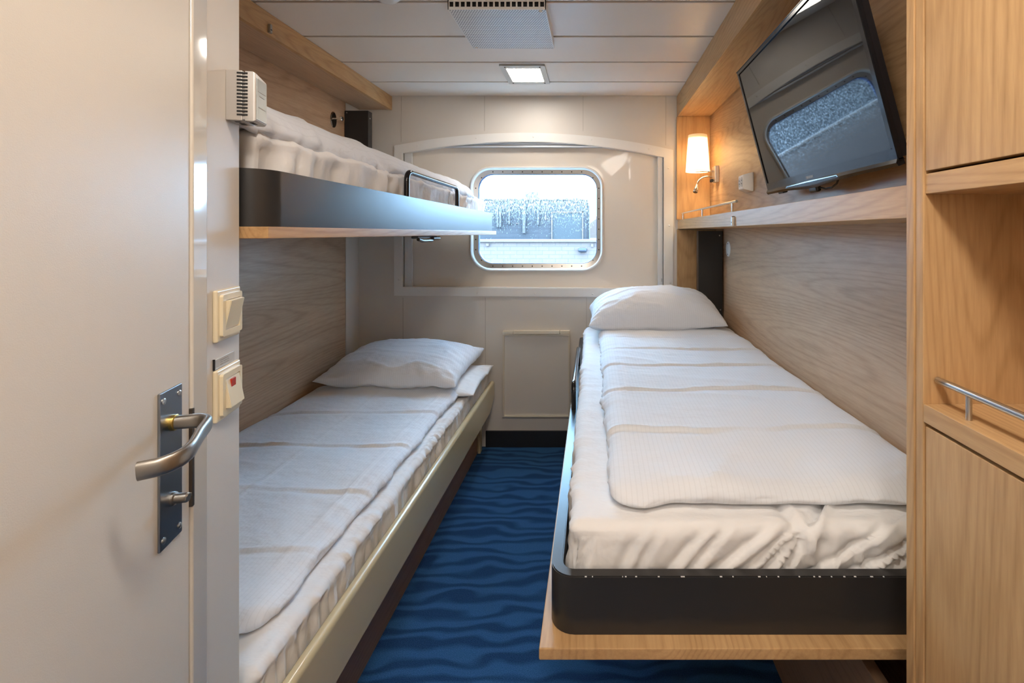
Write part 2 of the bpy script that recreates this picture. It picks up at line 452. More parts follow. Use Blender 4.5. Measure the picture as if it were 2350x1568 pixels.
# ---- switches, sign and thermostat on the angled wall
def switch(z0, label, red):
    u0 = U(486); u1 = u0+.079
    t = thing('light_switch' if not red else 'key_card_switch', label, 'switch', MW @ Vector(((u0+u1)/2, 0, z0)))
    bxo('back_plate', (u0, u1, 0, .0075, z0, z0+.083), IVORY, t, bev=.003, seg=3, M=MW)
    bm = bmesh.new(); L = rrect(u0+.007, u1-.006, z0+.008, z0+.075, .004, 4); L2 = rrect(u0+.016, u1-.014, z0+.017, z0+.066, .002, 4)
    plate(bm, L, [L2], .0075, .0125, MW); finish('surround', bm, IVORY, t)
    bm = bmesh.new()
    a, b, c, d = u0+.017, u1-.015, z0+.018, z0+.065
    hi, lo = (.020, .0105) if not red else (.0115, .020)
    loft(bm, [[(a, .008, c), (b, .008, c), (b, .008, d), (a, .008, d)], [(a, lo, c), (b, lo, c), (b, hi, d), (a, hi, d)]], True, True, True, MW)
    bmesh.ops.bevel(bm, geom=bm.edges[:], offset=.001, segments=2, affect='EDGES')
    r = finish('rocker', bm, IVORY, t)
    if red:
        bm = bmesh.new(); box(bm, u0+.030, u0+.044, .0123, .0152, z0+.049, z0+.062, bev=.0006, M=MW)
        o = finish('indicator', bm, RED, r); o['label'] = 'small red indicator window'
    return t
switch(1.102, 'ivory rocker switch on the cream wall, upper of the two switches', False)
switch(.975, 'ivory switch with a small red window, lower on the cream wall', True)
sg = thing('sign_plate', 'small printed label plate just above the ivory switch with the red window', 'sign', MW @ Vector((U(510), 0, 1.058)))
bxo('plate', (U(489), U(535), 0, .0022, 1.0585, 1.0745), plain('sign_silver', (.55, .52, .47), .3, .2), sg, bev=.0004, M=MW)
bxo('border', (U(489)-.0015, U(489), 0, .003, 1.0585, 1.076), DARK, sg, bev=0, M=MW)
bm = bmesh.new()
for r_, row in enumerate((1.0705, 1.067, 1.0635)):
    u = U(502)
    while u < U(520):
        w = random.uniform(.0012, .004); box(bm, u, u+w, .0022, .0025, row-.0009, row+.0009, M=MW); u += w+.0012
finish('print', bm, INK, sg)

th = thing('thermostat', 'silver grey room thermostat box with side vents, high on the cream wall', 'thermostat', MW @ Vector((U(530), 0, 1.464)))
u0 = U(517); u1 = u0+.047; za, zb = 1.464, 1.548
bxo('back_box', (u0, u1, 0, .0245, za, zb), SILVERPL, th, bev=.0015, M=MW)
bm = bmesh.new()
loops = []
for s, nn in ((0, .0285), (0, .040), (.002, .0435)):
    loops.append([(u0+s, nn, za+s), (u1-s, nn-.0*s, za+s), (u1-s, nn, zb-.006-s), (u0+s, nn, zb-.001-s)])
loft(bm, loops, True, True, True, MW); fr = finish('front_cover', bm, SILVERPL, th)
bxo('core', (u0+.001, u1-.001, .0245, .0285, za+.002, zb-.004), SILVERPL, th, bev=0, M=MW)
bxo('display_face', (u0+.004, u1-.003, .0435, .0446, za+.004, zb-.010), LCD, fr, bev=.0004, M=MW)
bm = bmesh.new(); box(bm, u0+.008, u1-.008, .0446, .0449, 1.516, 1.5172, M=MW); box(bm, u0+.014, u1-.014, .0446, .0449, 1.5085, 1.5105, M=MW)
box(bm, u0+.010, u1-.010, .0446, .0449, 1.489, 1.4905, M=MW); finish('marking_lines', bm, INK, fr)
bm = bmesh.new()
for i in range(13):
    z = za+.0080+i*.0058
    box(bm, u0-.0003, u0+.004, .0165, .0325, z, z+.0032, M=MW)
finish('vent_slots', bm, DARK, th)
bm = bmesh.new()
for a_, b_, c_, d_ in ((.010, .016, .009, .017), (.024, .036, .010, .018), (.012, .030, .030, .036)):
    box(bm, u0+a_, u0+b_, c_, d_, za-.0004, za+.002, M=MW)
finish('socket_openings', bm, DARK, th)

# ------------------------------------------------------------------ window
win = bpy.data.objects.new('window_1', None); COL.objects.link(win); win.location = (-.36, YB, .90); win['kind'] = 'structure'
win['label'] = 'rounded rectangular ship window in an arched white frame on the back wall'; win['category'] = 'window'
bm = bmesh.new()
outer = [(-1.187, .902), (.478, .890), (.478, 1.772)]+arch(.478, 1.772, -1.187, 1.798, 1.874)[1:]
inner = [(-1.135, .955), (.421, .944), (.421, 1.727)]+arch(.421, 1.727, -1.135, 1.751, 1.818)[1:]
plate(bm, outer, [inner], YB-.008, YB+.001)
bmesh.ops.bevel(bm, geom=[e for e in bm.edges if len(e.link_faces) == 2 and e.calc_face_angle(0) > 1 and e.verts[0].co.y < YB-.007 and e.verts[1].co.y < YB-.007], offset=.003, segments=2, affect='EDGES')
finish('arched_frame', bm, WHITE, win)
bm = bmesh.new()
loft(bm, [at_y(inner, YB-.002), at_y(inner, YB+.045)])
finish('reveal', bm, WHITE, win)
rv = None
def rivet_at(x, z, y=YB-.008, r=.0055):
    global rv
    if rv is None:
        bm = bmesh.new(); lathe(bm, [(r, 0), (r*.85, .0018), (r*.4, .0028)], 12, Matrix.Translation((x, y, z)) @ Matrix.Rotation(PI/2, 4, 'X'))
        rv = finish('rivet', bm, WHITE, win); rv['x0'] = x; rv['z0'] = z
    else:
        c = rv.copy(); COL.objects.link(c); c.parent = win; c.location = (x-rv['x0'], 0, z-rv['z0'])
for px, py in ((958, 334), (1092, 317), (1224, 314), (1357, 321), (1489, 342), (1534, 386), (1536, 518), (1538, 649), (962, 671), (1095, 672), (1228, 674), (1360, 675), (915, 642)):
    d = YB-.008; rivet_at((px-CX)*d/F, H-(py-CY)*d/F)
# moulded liner with the port
yl = YB+.045
bm = bmesh.new(); K = 8
A = rrect(-1.17, .46, .90, 1.84, .002, K); B = rrect(-.925, .232, .935, 1.80, .07, K); C_ = rrect(-.905, .212, .957, 1.778, .075, K)
Dp = rrect(-.765, .078, 1.030, 1.700, .135, K)
px0, px1, pz0, pz1 = -.748, .064, 1.043, 1.680
R1 = rrect(px0, px1, pz0, pz1, .125, K)
R2 = rrect(px0+.008, px1-.008, pz0+.008, pz1-.008, .118, K)
R3 = rrect(px0+.018, px1-.018, pz0+.018, pz1-.018, .108, K)
loft(bm, [at_y(A, yl-.012), at_y(B, yl-.010), at_y(C_, yl-.002), at_y(Dp, yl+.004), at_y(R1, yl+.004)])
finish('moulded_liner', bm, CREAM, win, ang=60)
bm = bmesh.new(); loft(bm, [at_y(R1, yl+.004), at_y(rrect(px0+.001, px1-.001, pz0+.001, pz1-.001, .124, K), yl-.006), at_y(R2, yl-.010), at_y(R3, yl-.004), at_y(R3, yl+.030)])
finish('port_rim', bm, WHITE, win, ang=60)
yg = yl+.036
W1 = rrect(px0+.018, px1-.018, pz0+.018, pz1-.018, .108, K)
W2 = rrect(px0+.046, px1-.040, pz0+.046, pz1-.043, .088, K)
bm = bmesh.new(); loft(bm, [at_y(W1, yl+.020), at_y(W2, yl+.024), at_y(W2, yg+.02)])
ring = finish('clamping_ring', bm, STEEL, win, ang=60)
bm = bmesh.new(); W3 = rrect(px0+.049, px1-.043, pz0+.049, pz1-.046, .086, K); loft(bm, [at_y(W2, yl+.030), at_y(W3, yl+.032), at_y(W3, yg+.02)])
finish('gasket', bm, plain('blue_black_gasket', (.02, .05, .16), .4), win, ang=60)
sv = None
def screw(x, z):
    global sv
    yy = yl+.021
    if sv is None:
        bm = bmesh.new(); lathe(bm, [(.0042, 0), (.0038, .0022), (.0015, .003)], 10, Matrix.Translation((x, yy, z)) @ Matrix.Rotation(PI/2, 4, 'X'))
        sv = finish('screw', bm, plain('dark_screw', (.10, .085, .06), .3, .9), win); sv['x0'] = x; sv['z0'] = z
    else:
        c = sv.copy(); COL.objects.link(c); c.parent = win; c.location = (x-sv['x0'], 0, z-sv['z0'])
sx0, sx1, sz0, sz1 = px0+.031, px1-.029, pz0+.031, pz1-.030
for i in range(10):
    x = sx0+.105+(sx1-sx0-.21)*i/9; screw(x, sz0); screw(x, sz1)
for i in range(7):
    z = sz0+.10+(sz1-sz0-.20)*i/6; screw(sx0, z); screw(sx1, z)
for x, z in ((sx0+.036, sz0+.036), (sx1-.036, sz0+.036), (sx0+.036, sz1-.036), (sx1-.036, sz1-.036)): screw(x, z)
bm = bmesh.new(); plate(bm, rrect(px0+.046, px1-.040, pz0+.046, pz1-.043, .088, K), [], yg, yg+.008)
finish('glass_pane', bm, GLASS, win, flatshade=True)
bm = bmesh.new(); loft(bm, [at_y(rrect(px0+.018, px1-.018, pz0+.018, pz1-.018, .108, K), yg+.02), at_y(rrect(-1.6, .9, -.1, 2.3, .01, K), yg+.02)])
finish('outer_hull', bm, plain('hull_paint', (.5, .5, .5), .6), win)

rb = thing('roller_blind', 'raised white roller blind with side guides inside the arched window frame', 'blind', (-.36, YB+.01, 1.78))
bm = bmesh.new(); box(bm, -1.13, .418, YB+.006, YB+.026, 1.789, 1.800, bev=.002); box(bm, -1.13, .418, YB+.008, YB+.030, 1.806, 1.818, bev=.002)
finish('cassette', bm, plain('blind_aluminium', (.55, .60, .66), .3, .3), rb)
for a, b in ((-1.128, -1.085), (.388, .418)):
    bxo('guide_rail', (a, b, YB+.006, YB+.026, .953, 1.787), plain('guide_grey', (.66, .68, .69), .3), rb, bev=.002)
bm = bmesh.new()
for i in range(135):
    z = 1.72-i*.0053; bmesh.ops.create_icosphere(bm, subdivisions=1, radius=.0017, matrix=Matrix.Translation((.4135, YB-.001, z)))
box(bm, .406, .414, YB-.006, YB, .985, 1.005, bev=.002)
finish('bead_chain', bm, plain('chain_grey', (.45, .45, .45), .4), rb)

# ------------------------------------------------------------------ outside
gbm = bmesh.new(); box(gbm, -60, 60, 4, 160, -.5, -.10); o = struct('ground', gbm, GROUND)
D = 30.0
def ox(px, d): return (px-CX)*d/F
def oz(py, d): return H-(py-CY)*d/F
b = thing('harbour_building', 'blue clad timber building with a large gateway, seen through the window', 'building', (ox(1200, D), D, -.1))
bm = bmesh.new(); box(bm, -34, ox(1346, D), D, D+8, -.1, oz(459, D)); box(bm, ox(1346, D), ox(1352, D), D+.3, D+8, -.1, oz(468, D)); finish('timber_wall', bm, SIDING, b)
bxo('roof_edge', (-34.1, ox(1349, D), D-.15, D+8, oz(459, D), oz(456, D)), OUTP, b, bev=0)
bxo('chimney', (ox(1202, D), ox(1234, D), D+.5, D+1.8, oz(456, D), oz(439, D)), OUTP, b, bev=.02)
bxo('roof_box', (ox(1297, D), ox(1328, D), D+.5, D+2, oz(456, D), oz(453, D)), OUTP, b, bev=.02)
for i in range(7):
    bxo('side_window', (-31+i*3.3, -30+i*3.3, D-.04, D+.02, 1.9, 2.8), OUTD, b, bev=0)
for x0_, x1_, yb_ in ((1141, 1146, 522), (1147, 1152, 522), (1168, 1172, 516), (1200, 1207, 536), (1233, 1238, 517)):
    bxo('vent_pipe', (ox(x0_, D), ox(x1_, D), D-.25, D-.02, oz(yb_, D), oz(474, D)), plain('pipe_light_blue', (0.0544, 0.0435, 0.0422), .6), b, bev=.03)
bxo('doorway', (ox(1268, D), ox(1336, D), D-.03, D+.05, oz(549, D)-.3, oz(488, D)), OUTD, b, bev=0)
bm = bmesh.new()
box(bm, ox(1265.5, D), ox(1268, D), D-.12, D, oz(549, D)-.3, oz(486, D)); box(bm, ox(1336, D), ox(1338.5, D), D-.12, D, oz(549, D)-.3, oz(486, D)); box(bm, ox(1265.5, D), ox(1338.5, D), D-.12, D, oz(488, D), oz(486, D))
finish('doorway_frame', bm, OUTW, b)
bxo('wall_notice', (ox(1184, D), ox(1189, D), D-.05, D, oz(514, D), oz(512, D)), OUTW, b, bev=0)
bxo('wall_notice', (ox(1250, D), ox(1254, D), D-.05, D, oz(505, D), oz(493, D)), OUTW, b, bev=0)
D2 = 9.0
w = thing('brick_parapet', 'pale painted brick wall with a flat coping, in front of the blue building', 'wall', (ox(1230, D2), D2, -.1))
bxo('brick_face', (-14.0, ox(1700, D2), D2, D2+.4, -.1, oz(556, D2)), BRICK, w, bev=0)
bxo('coping', (-14.05, ox(1700, D2), D2-.06, D2+.46, oz(556, D2), oz(550, D2)), OUTW, w, bev=.01)
bm = bmesh.new(); box(bm, ox(1116.5, D2), ox(1123, D2), D2-.05, D2, oz(565, D2), oz(559, D2), bev=.004); finish('cover_box', bm, OUTW, w)
bm = bmesh.new(); box(bm, ox(1356, D2), ox(1362, D2), D2-.05, D2, oz(567, D2), oz(560, D2), bev=.004); finish('cover_box', bm, OUTW, w)
bm = bmesh.new(); box(bm, ox(1327, D2), ox(1347, D2), D2-.125, D2-.003, oz(579, D2), oz(569, D2), bev=.03, seg=3)
tag(finish('bulkhead_lamp', bm, plain('blue_lamp_box', (0.0204, 0.0218, 0.0286), .4)), 'small blue grey lamp box fixed to the pale brick wall outside', 'lamp')
bm = bmesh.new()
vs = []
for i in range(41):
    x = -60+i*4.0; t = (x-ox(1350, 140))/14
    hgt = oz(498, 140)+ (fn((x, 0, 0), .05)*7) + max(-6, min(5, (x-1)*.22))
    vs.append((x, hgt))
loft(bm, [[(x, 140, -8) for x, h_ in vs], [(x, 140, h_-1) for x, h_ in vs], [(x, 148, h_) for x, h_ in vs], [(x, 190, -8) for x, h_ in vs]], close=False)
tag(finish('hill', bm, HILLM), 'pale hazy hillside at the far right beyond the blue building', 'hill')

# ------------------------------------------------------------------ folding desk panel on the back wall
dk = thing('folding_panel', 'cream fold-up panel with a raised rim on the back wall between the beds', 'panel', (-.337, YB, .18))
x0_, x1_, z0_, z1_ = -.536, -.138, .183, .676
bxo('back_board', (x0_+.006, x1_-.006, YB-.014, YB, z0_+.004, z1_), LAM, dk, bev=.001)
bm = bmesh.new(); plate(bm, rrect(x0_, x1_, z0_, z1_, .004, 3), [rrect(x0_+.010, x1_-.010, z0_+.010, z1_-.010, .003, 3)], YB-.026, YB)
bmesh.ops.bevel(bm, geom=[e for e in bm.edges if e.verts[0].co.y < YB-.025 and e.verts[1].co.y < YB-.025 and e.calc_face_angle(0) > 1], offset=.0025, segments=2, affect='EDGES')
finish('rim', bm, plain('cream_rim', (.66, .60, .50), .35), dk)
bm = bmesh.new(); box(bm, x0_, x0_+.062, YB-.026, YB, z1_+.001, z1_+.018, bev=.002); box(bm, x0_+.064, x1_-.060, YB-.034, YB, z1_+.001, z1_+.022, bev=.003); box(bm, x1_-.058, x1_, YB-.026, YB, z1_+.001, z1_+.020, bev=.002)
finish('hinge_rail', bm, plain('cream_hinge', (.72, .66, .54), .35), dk)

# ------------------------------------------------------------------ ceiling fittings
v = thing('ceiling_vent', 'white perforated metal air vent box on the ceiling', 'vent', (-.335, 1.87, 2.06))
vx0, vx1, vy0, vy1, vz0 = -.508, -.165, 1.690, 2.050, 2.058
bm = bmesh.new(); box(bm, vx0+.003, vx1-.003, vy0+.003, vy1, vz0, vz0+.003); finish('perforated_cover', bm, VENT, v)
bm = bmesh.new()
n_ = 17; pitch = (vx1-vx0-.006)/n_
holes = [[(vx0+.003+i*pitch+.003, vz0+.009), (vx0+.003+(i+1)*pitch-.003, vz0+.009), (vx0+.003+(i+1)*pitch-.003, ZC-.008), (vx0+.003+i*pitch+.003, ZC-.008)] for i in range(n_)]
plate(bm, [(vx0, vz0-.001), (vx1, vz0-.001), (vx1, ZC), (vx0, ZC)], holes, vy0, vy0+.003)
box(bm, vx0, vx0+.003, vy0, vy1, vz0-.001, ZC); box(bm, vx1-.003, vx1, vy0, vy1, vz0-.001, ZC); box(bm, vx0, vx1, vy1-.003, vy1, vz0-.001, ZC)
finish('casing', bm, WHITE, v)
bxo('duct_mouth', (vx0+.004, vx1-.004, vy0+.012, vy1-.01, vz0+.005, ZC+.001), DARK, v, bev=0)
for x, y in ((vx1-.02, vy0+.012), (vx0+.016, vy1-.012)):
    bm = bmesh.new(); lathe(bm, [(.006, 0), (.005, -.004), (.002, -.006)], 14, Matrix.Translation((x, y, vz0))); finish('knob', bm, WHITE, v)

def ceiling_light(cx, cy, label, em=None):
    c = thing('ceiling_light', label, 'ceiling light', (cx, cy, 2.08))
    bm = bmesh.new()
    MM = Matrix.Translation((cx, cy, 0)) @ Matrix.Rotation(PI/2, 4, 'X')
    # plate() works in x-z; turn it flat
    plate(bm, rrect(-.111, .111, -.143, .143, .004, 3), [rrect(-.083, .083, -.105, .105, .007, 4)], -(ZC-.0085), -ZC, Matrix.Translation((cx, cy, 0)) @ Matrix.Rotation(-PI/2, 4, 'X'))
    finish('bezel', bm, CASING, c)
    bxo('diffuser', (cx-.083, cx+.083, cy-.105, cy+.105, ZC-.006, ZC-.001), em or LAMPE, c, bev=0)
    for x in (-.085, .085):
        for y in (-.125, .125):
            bm = bmesh.new(); lathe(bm, [(.0045, 0), (.003, -.002)], 10, Matrix.Translation((cx+x, cy+y, ZC-.0085))); finish('bezel_screw', bm, DARK, c)
    return c
ceiling_light(-.345, 2.483, 'square lit ceiling light in a grey bezel, in front of the window')
bm = bmesh.new(); lathe(bm, [(.13, ZC), (.135, ZC-.03), (.125, ZC-.07), (.09, ZC-.11), (.04, ZC-.13), (.01, ZC-.133)], 32, Matrix.Translation((.02, -.45, 0)))
tag(finish('added_fill_globe', bm, ADDED_GLOBE, ang=80), 'added opal dome lamp behind the camera to brighten the cabin', 'ceiling light')  # unseen dome lamp added to lift the light on ceiling and walls
ceiling_light(.03, .38, 'added ceiling light out of view over the doorway, lighting the near end', LAMPE_ADDED)  # extra lamp added out of view to light the nearer surfaces
bm = bmesh.new(); lathe(bm, [(.047, ZC), (.047, ZC-.012), (.042, ZC-.028), (.030, ZC-.040), (.012, ZC-.046)], 28, Matrix.Translation((-.688, 1.615, 0)))
sd = finish('smoke_detector', bm, plain('detector_grey_white', (.66, .67, .65), .3))
tag(sd, 'small round domed smoke detector on the ceiling left of the vent', 'smoke detector')

# ------------------------------------------------------------------ left: overhead box, pillar, hook
ps = thing('overhead_locker', 'long oak locker under the ceiling above the upper bunk', 'locker', (-1.3, 1.85, 2.01))
bxo('front_board', (-1.218, -1.20, .855, YB-.001, 2.010, ZC-.001), WY, ps, bev=.0012)
bxo('bottom_board', (-1.398, -1.219, .855, YB-.001, 2.013, 2.030), WY_DAYLIT, ps, bev=.001)
def latch(x, y, z, sgn, parent, h=.034):
    bm = bmesh.new()
    prof = [(-.007, z), (.007, z), (.007, z+h-.007)]+[(.007*math.cos(a), z+h-.007+.007*math.sin(a)) for a in [i*PI/8 for i in range(1, 8)]]+[(-.007, z+h-.007)]
    loft(bm, [[(x, y+p, q) for p, q in prof], [(x+sgn*.007, y+p, q) for p, q in prof], [(x+sgn*.010, y+p*.75, (q-z-h/2)*.9+z+h/2) for p, q in prof]], True, True, True)
    l = finish('latch', bm, SATIN, parent)
    bm = bmesh.new(); box(bm, x+sgn*.0098, x+sgn*.0108, y-.004, y+.003, z+.010, z+.013); finish('key_slot', bm, DARK, l)
latch(-1.20, 1.79, 2.016, 1, ps)
pl = thing('bunk_column', 'black metal mounting column in the far left corner, under the oak locker', 'column', (-1.33, 2.745, 0))
bxo('column_body', (-1.397, -1.265, 2.720, 2.770, 1.30, 1.965), BLACKM, pl, bev=.002)
bm = bmesh.new()
for x, z in ((-1.385, 1.953), ): lathe(bm, [(.004, 0), (.003, .0025)], 10, Matrix.Translation((x, 2.72, z)) @ Matrix.Rotation(PI/2, 4, 'X'))
lathe(bm, [(.004, 0), (.003, .0025)], 10, Matrix.Translation((-1.265, 2.742, 1.925)) @ Matrix.Rotation(PI/2, 4, 'Y'))
finish('column_screws', bm, STEEL, pl)
pr = thing('bunk_column', 'black metal mounting column at the head of the right bed', 'column', (.655, 2.72, 0))
bxo('column_body', (.587, .722, 2.695, 2.745, .02, 1.288), BLACKM, pr, bev=.002)
bm = bmesh.new()
for x, z in ((.705, 1.262), (.710, .848)): lathe(bm, [(.004, 0), (.003, .0025)], 10, Matrix.Translation((x, 2.695, z)) @ Matrix.Rotation(PI/2, 4, 'X'))
finish('column_screws', bm, STEEL, pr)
hk = thing('coat_hook', 'polished steel oval coat hook on the wood wall above the upper bunk', 'coat hook', (-1.40, 2.607, 1.887))
bm = bmesh.new(); MH = Matrix.Translation((-1.40, 2.607, 1.887)) @ Matrix.Rotation(PI/2, 4, 'Y') @ Matrix.Diagonal((1.45, 1, 1, 1))
lathe(bm, [(.030, 0), (.029, .003), (.024, .005), (.014, .004)], 28, MH); finish('oval_plate', bm, plain('dark_chrome', (.30, .26, .22), .12, 1), hk)
bm = bmesh.new(); lathe(bm, [(.006, 0), (.006, .030), (.013, .033), (.014, .044), (.010, .048)], 20, Matrix.Translation((-1.397, 2.607, 1.893)) @ Matrix.Rotation(PI/2, 4, 'Y')); finish('knob', bm, CHROME, hk)

# ------------------------------------------------------------------ bunk frames
def bunk_frame(bm, x0, x1, y0, y1, z0, z1, r, t=.022, near_r=True):
    """tray ring, rounded at the corners"""
    o = [(p[0], p[1]) for p in rrect(x0, x1, y0, y1, r, 8)]
    i = [(p[0], p[1]) for p in rrect(x0+t, x1-t, y0+t, y1-t, max(.004, r-t), 8)]
    e = .002
    def lp(P, z): return [(p[0], p[1], z) for p in P]
    oc = [(p[0], p[1]) for p in rrect(x0+e, x1-e, y0+e, y1-e, r-e, 8)]
    ic = [(p[0], p[1]) for p in rrect(x0+t-e, x1-t+e, y0+t-e, y1-t+e, max(.005, r-t+e), 8)]
    loft(bm, [lp(o, z0), lp(o, z1-e), lp(oc, z1), lp(ic, z1), lp(i, z1-e), lp(i, z0)])
def tray(outer, inner, z0, z1):
    bm = bmesh.new(); M = Matrix.Rotation(-PI/2, 4, 'X')
    plate(bm, outer, [inner], -z0, -z1, M)
    bmesh.ops.bevel(bm, geom=[e for e in bm.edges if e.verts[0].co.z > z1-.001 and e.verts[1].co.z > z1-.001 and len(e.link_faces) == 2 and e.calc_face_angle(0) > 1], offset=.002, segments=2, affect='EDGES')
    return bm
def corner(cx, cy, r, a0, k=8): return [(cx+r*math.cos(math.radians(a0+90*i/k)), cy+r*math.sin(math.radians(a0+90*i/k))) for i in range(k+1)]
def guard_rail(x, ya, yb, z0, z1, r=.0085):
    bm = bmesh.new(); c = .035
    pts = [(x, ya, z0)]+[(x, ya, z1-c)]+arc_pts((x, ya, z1-c), (x, ya, z1), (x, ya+c, z1), 7)[1:]+arc_pts((x, yb-c, z1), (x, yb, z1), (x, yb, z1-c), 7)+[(x, yb, z0)]
    loops = []
    P = [Vector(p) for p in pts]
    for i, p in enumerate(P):
        t = (P[min(i+1, len(P)-1)]-P[max(i-1, 0)]).normalized(); a = Vector((1, 0, 0)); b = t.cross(a).normalized()
        loops.append([p+a*r*math.cos(2*PI*k/14)+b*r*math.sin(2*PI*k/14) for k in range(14)])
    loft(bm, loops, True, True, True); return bm

ub = thing('upper_bunk', 'fold-down upper bunk with black metal side and oak board underneath', 'bunk bed', (-1.0, 1.85, 1.266))
def mir(P): return P
out_ = [(-1.396, .862)]+corner(-.590-.055, .862+.055, .055, -90)+corner(-.590-.02, 2.845-.02, .02, 0, 5)+[(-1.255, 2.845), (-1.255, 2.70), (-1.396, 2.70)]
in_ = [(-1.374, .884)]+corner(-.590-.055, .862+.055, .033, -90)+corner(-.590-.024, 2.845-.024, .004, 0, 5)+[(-1.233, 2.823), (-1.233, 2.678), (-1.374, 2.678)]
finish('bed_frame', tray(out_, in_, 1.288, 1.393), BLACKM, ub, ang=50)
bm = bmesh.new(); box(bm, -1.396, -.575, .856, 2.715, 1.266, 1.2875, bev=.002); box(bm, -1.2, -.575, 2.71, 2.875, 1.266, 1.2875, bev=.002); finish('bottom_board', bm, WY, ub)
finish('guard_rail', guard_rail(-.603, 1.565, 2.145, 1.385, 1.476), BLACKG, ub, ang=60)
bm = bmesh.new(); box(bm, -.625, -.60, 1.66, 1.86, 1.2655-.010, 1.2655, bev=.003); tube(bm, [(-.600, 1.66, 1.254), (-.600, 1.70, 1.248), (-.600, 1.80, 1.248)], .006, 10); tube(bm, [(-.598, 1.80, 1.256), (-.598, 1.875, 1.256)], .007, 12)
finish('lock_bolt', bm, plain('dark_bolt', (.12, .115, .11), .4, .8), ub)

rbk = thing('lower_bunk', 'right bed frame, black metal tray on an oak board', 'bed', (.33, 1.85, .536))
out_ = corner(-.078+.045, .867+.045, .045, 180)+[(.726, .867), (.726, 2.68), (.583, 2.68), (.583, 2.86)]+corner(-.078+.02, 2.84, .02, 90, 5)
in_ = corner(-.078+.045, .867+.045, .023, 180)+[(.704, .889), (.704, 2.658), (.561, 2.658), (.561, 2.838)]+corner(-.078+.026, 2.834, .004, 90, 5)
finish('bed_frame', tray(out_, in_, .556, .660), BLACKM, rbk, ang=50)
bm = bmesh.new(); box(bm, -.094, .727, .838, 2.69, .535, .5555, bev=.0025); box(bm, -.094, .50, 2.685, 2.875, .535, .5555, bev=.002); finish('bottom_board', bm, WY, rbk)
finish('guard_rail', guard_rail(-.068, 1.69, 2.25, .655, .745), BLACKG, rbk, ang=60)
CHIP = plain('bare_metal_chip', (.6, .6, .6), .4)     # worn paint along the front edge
for i in range(22):
    x = random.uniform(-.04, .60); w_ = random.uniform(.001, .005); bxo('paint_chip', (x, x+w_, .8668, .8690, .6586, .6597), CHIP, rbk, bev=0)

lb = thing('single_bed', 'left bed base with a cream front rail and brown wooden plinth', 'bed', (-1.0, 1.85, 0))
bm = bmesh.new()
prof = [(-.580, .262), (-.580, .392), (-.583, .401), (-.590, .406), (-.600, .406), (-.606, .400), (-.606, .262)]
def rail_loop(y, dz=0.0): return [(x, y, z if z > .3 else z+dz) for x, z in prof]
loft(bm, [rail_loop(.87), rail_loop(2.72), rail_loop(2.845, .05)], True, True, True)
finish('front_rail', bm, BEIGEMET, lb, ang=50)
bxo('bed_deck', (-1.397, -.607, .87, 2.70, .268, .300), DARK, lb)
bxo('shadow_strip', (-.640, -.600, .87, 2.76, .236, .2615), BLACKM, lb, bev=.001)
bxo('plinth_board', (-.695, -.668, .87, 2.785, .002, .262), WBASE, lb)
bm = bmesh.new(); box(bm, -.667, -.650, 2.79, 2.83, .002, .262, bev=.002); box(bm, -.690, -.667, 2.815, 2.83, .002, .262, bev=.002); finish('corner_leg', bm, BEIGEMET, lb)

ub2 = thing('sofa_base', 'dark brown wooden board standing under the right bed', 'sofa base', (.55, 1.7, 0))
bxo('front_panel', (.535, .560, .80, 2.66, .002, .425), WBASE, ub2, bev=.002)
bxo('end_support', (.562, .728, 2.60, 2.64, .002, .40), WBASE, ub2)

# ------------------------------------------------------------------ bedding
def cloth_box(lo, hi, rxy, rz, disp, res=.012, warp=None):
    lo, hi = Vector(lo), Vector(hi); bm = bmesh.new(); n = [max(2, int(round((hi[i]-lo[i])/res))) for i in range(3)]
    n[2] = max(4, int(round((hi.z-lo.z)/(res*.8))))
    V = {}
    R = Vector((rxy, rxy, rz))
    def vert(i, j, k):
        key = (i, j, k)
        if key in V: return V[key]
        p = Vector((lo.x+(hi.x-lo.x)*i/n[0], lo.y+(hi.y-lo.y)*j/n[1], lo.z+(hi.z-lo.z)*k/n[2]))
        q = Vector((min(max(p.x, lo.x+R.x), hi.x-R.x), min(max(p.y, lo.y+R.y), hi.y-R.y), min(max(p.z, lo.z+R.z), hi.z-R.z)))
        d = Vector(((p.x-q.x)/R.x, (p.y-q.y)/R.y, (p.z-q.z)/R.z)); L = d.length
        if L > 1e-6:
            d /= L; p = q+Vector((d.x*R.x, d.y*R.y, d.z*R.z)); nn = Vector((d.x/R.x, d.y/R.y, d.z/R.z)).normalized()
        else: nn = Vector((0, 0, 1))
        p = p+nn*disp(p, nn)
        if warp: p = warp(p)
        V[key] = bm.verts.new(p); return V[key]
    def face(axis, side):
        a, b = [c for c in range(3) if c != axis]
        for i in range(n[a]):
            for j in range(n[b]):
                ks = []
                for di, dj in ((0, 0), (1, 0), (1, 1), (0, 1)):
                    k = [0, 0, 0]; k[axis] = n[axis] if side else 0; k[a] = i+di; k[b] = j+dj; ks.append(vert(*k))
                try: bm.faces.new(ks)
                except ValueError: pass
    for ax in range(3):
        for s in (0, 1): face(ax, s)
    return bm
def ridged(p, s, w): return max(0, 1-abs(fn(p, s))*w)**2
def crest(x, y, z, w, pw=2):
    """thin ridge lines where the noise changes sign"""
    return max(0.0, 1-abs(noise.noise(Vector((x, y, z))))*w)**pw
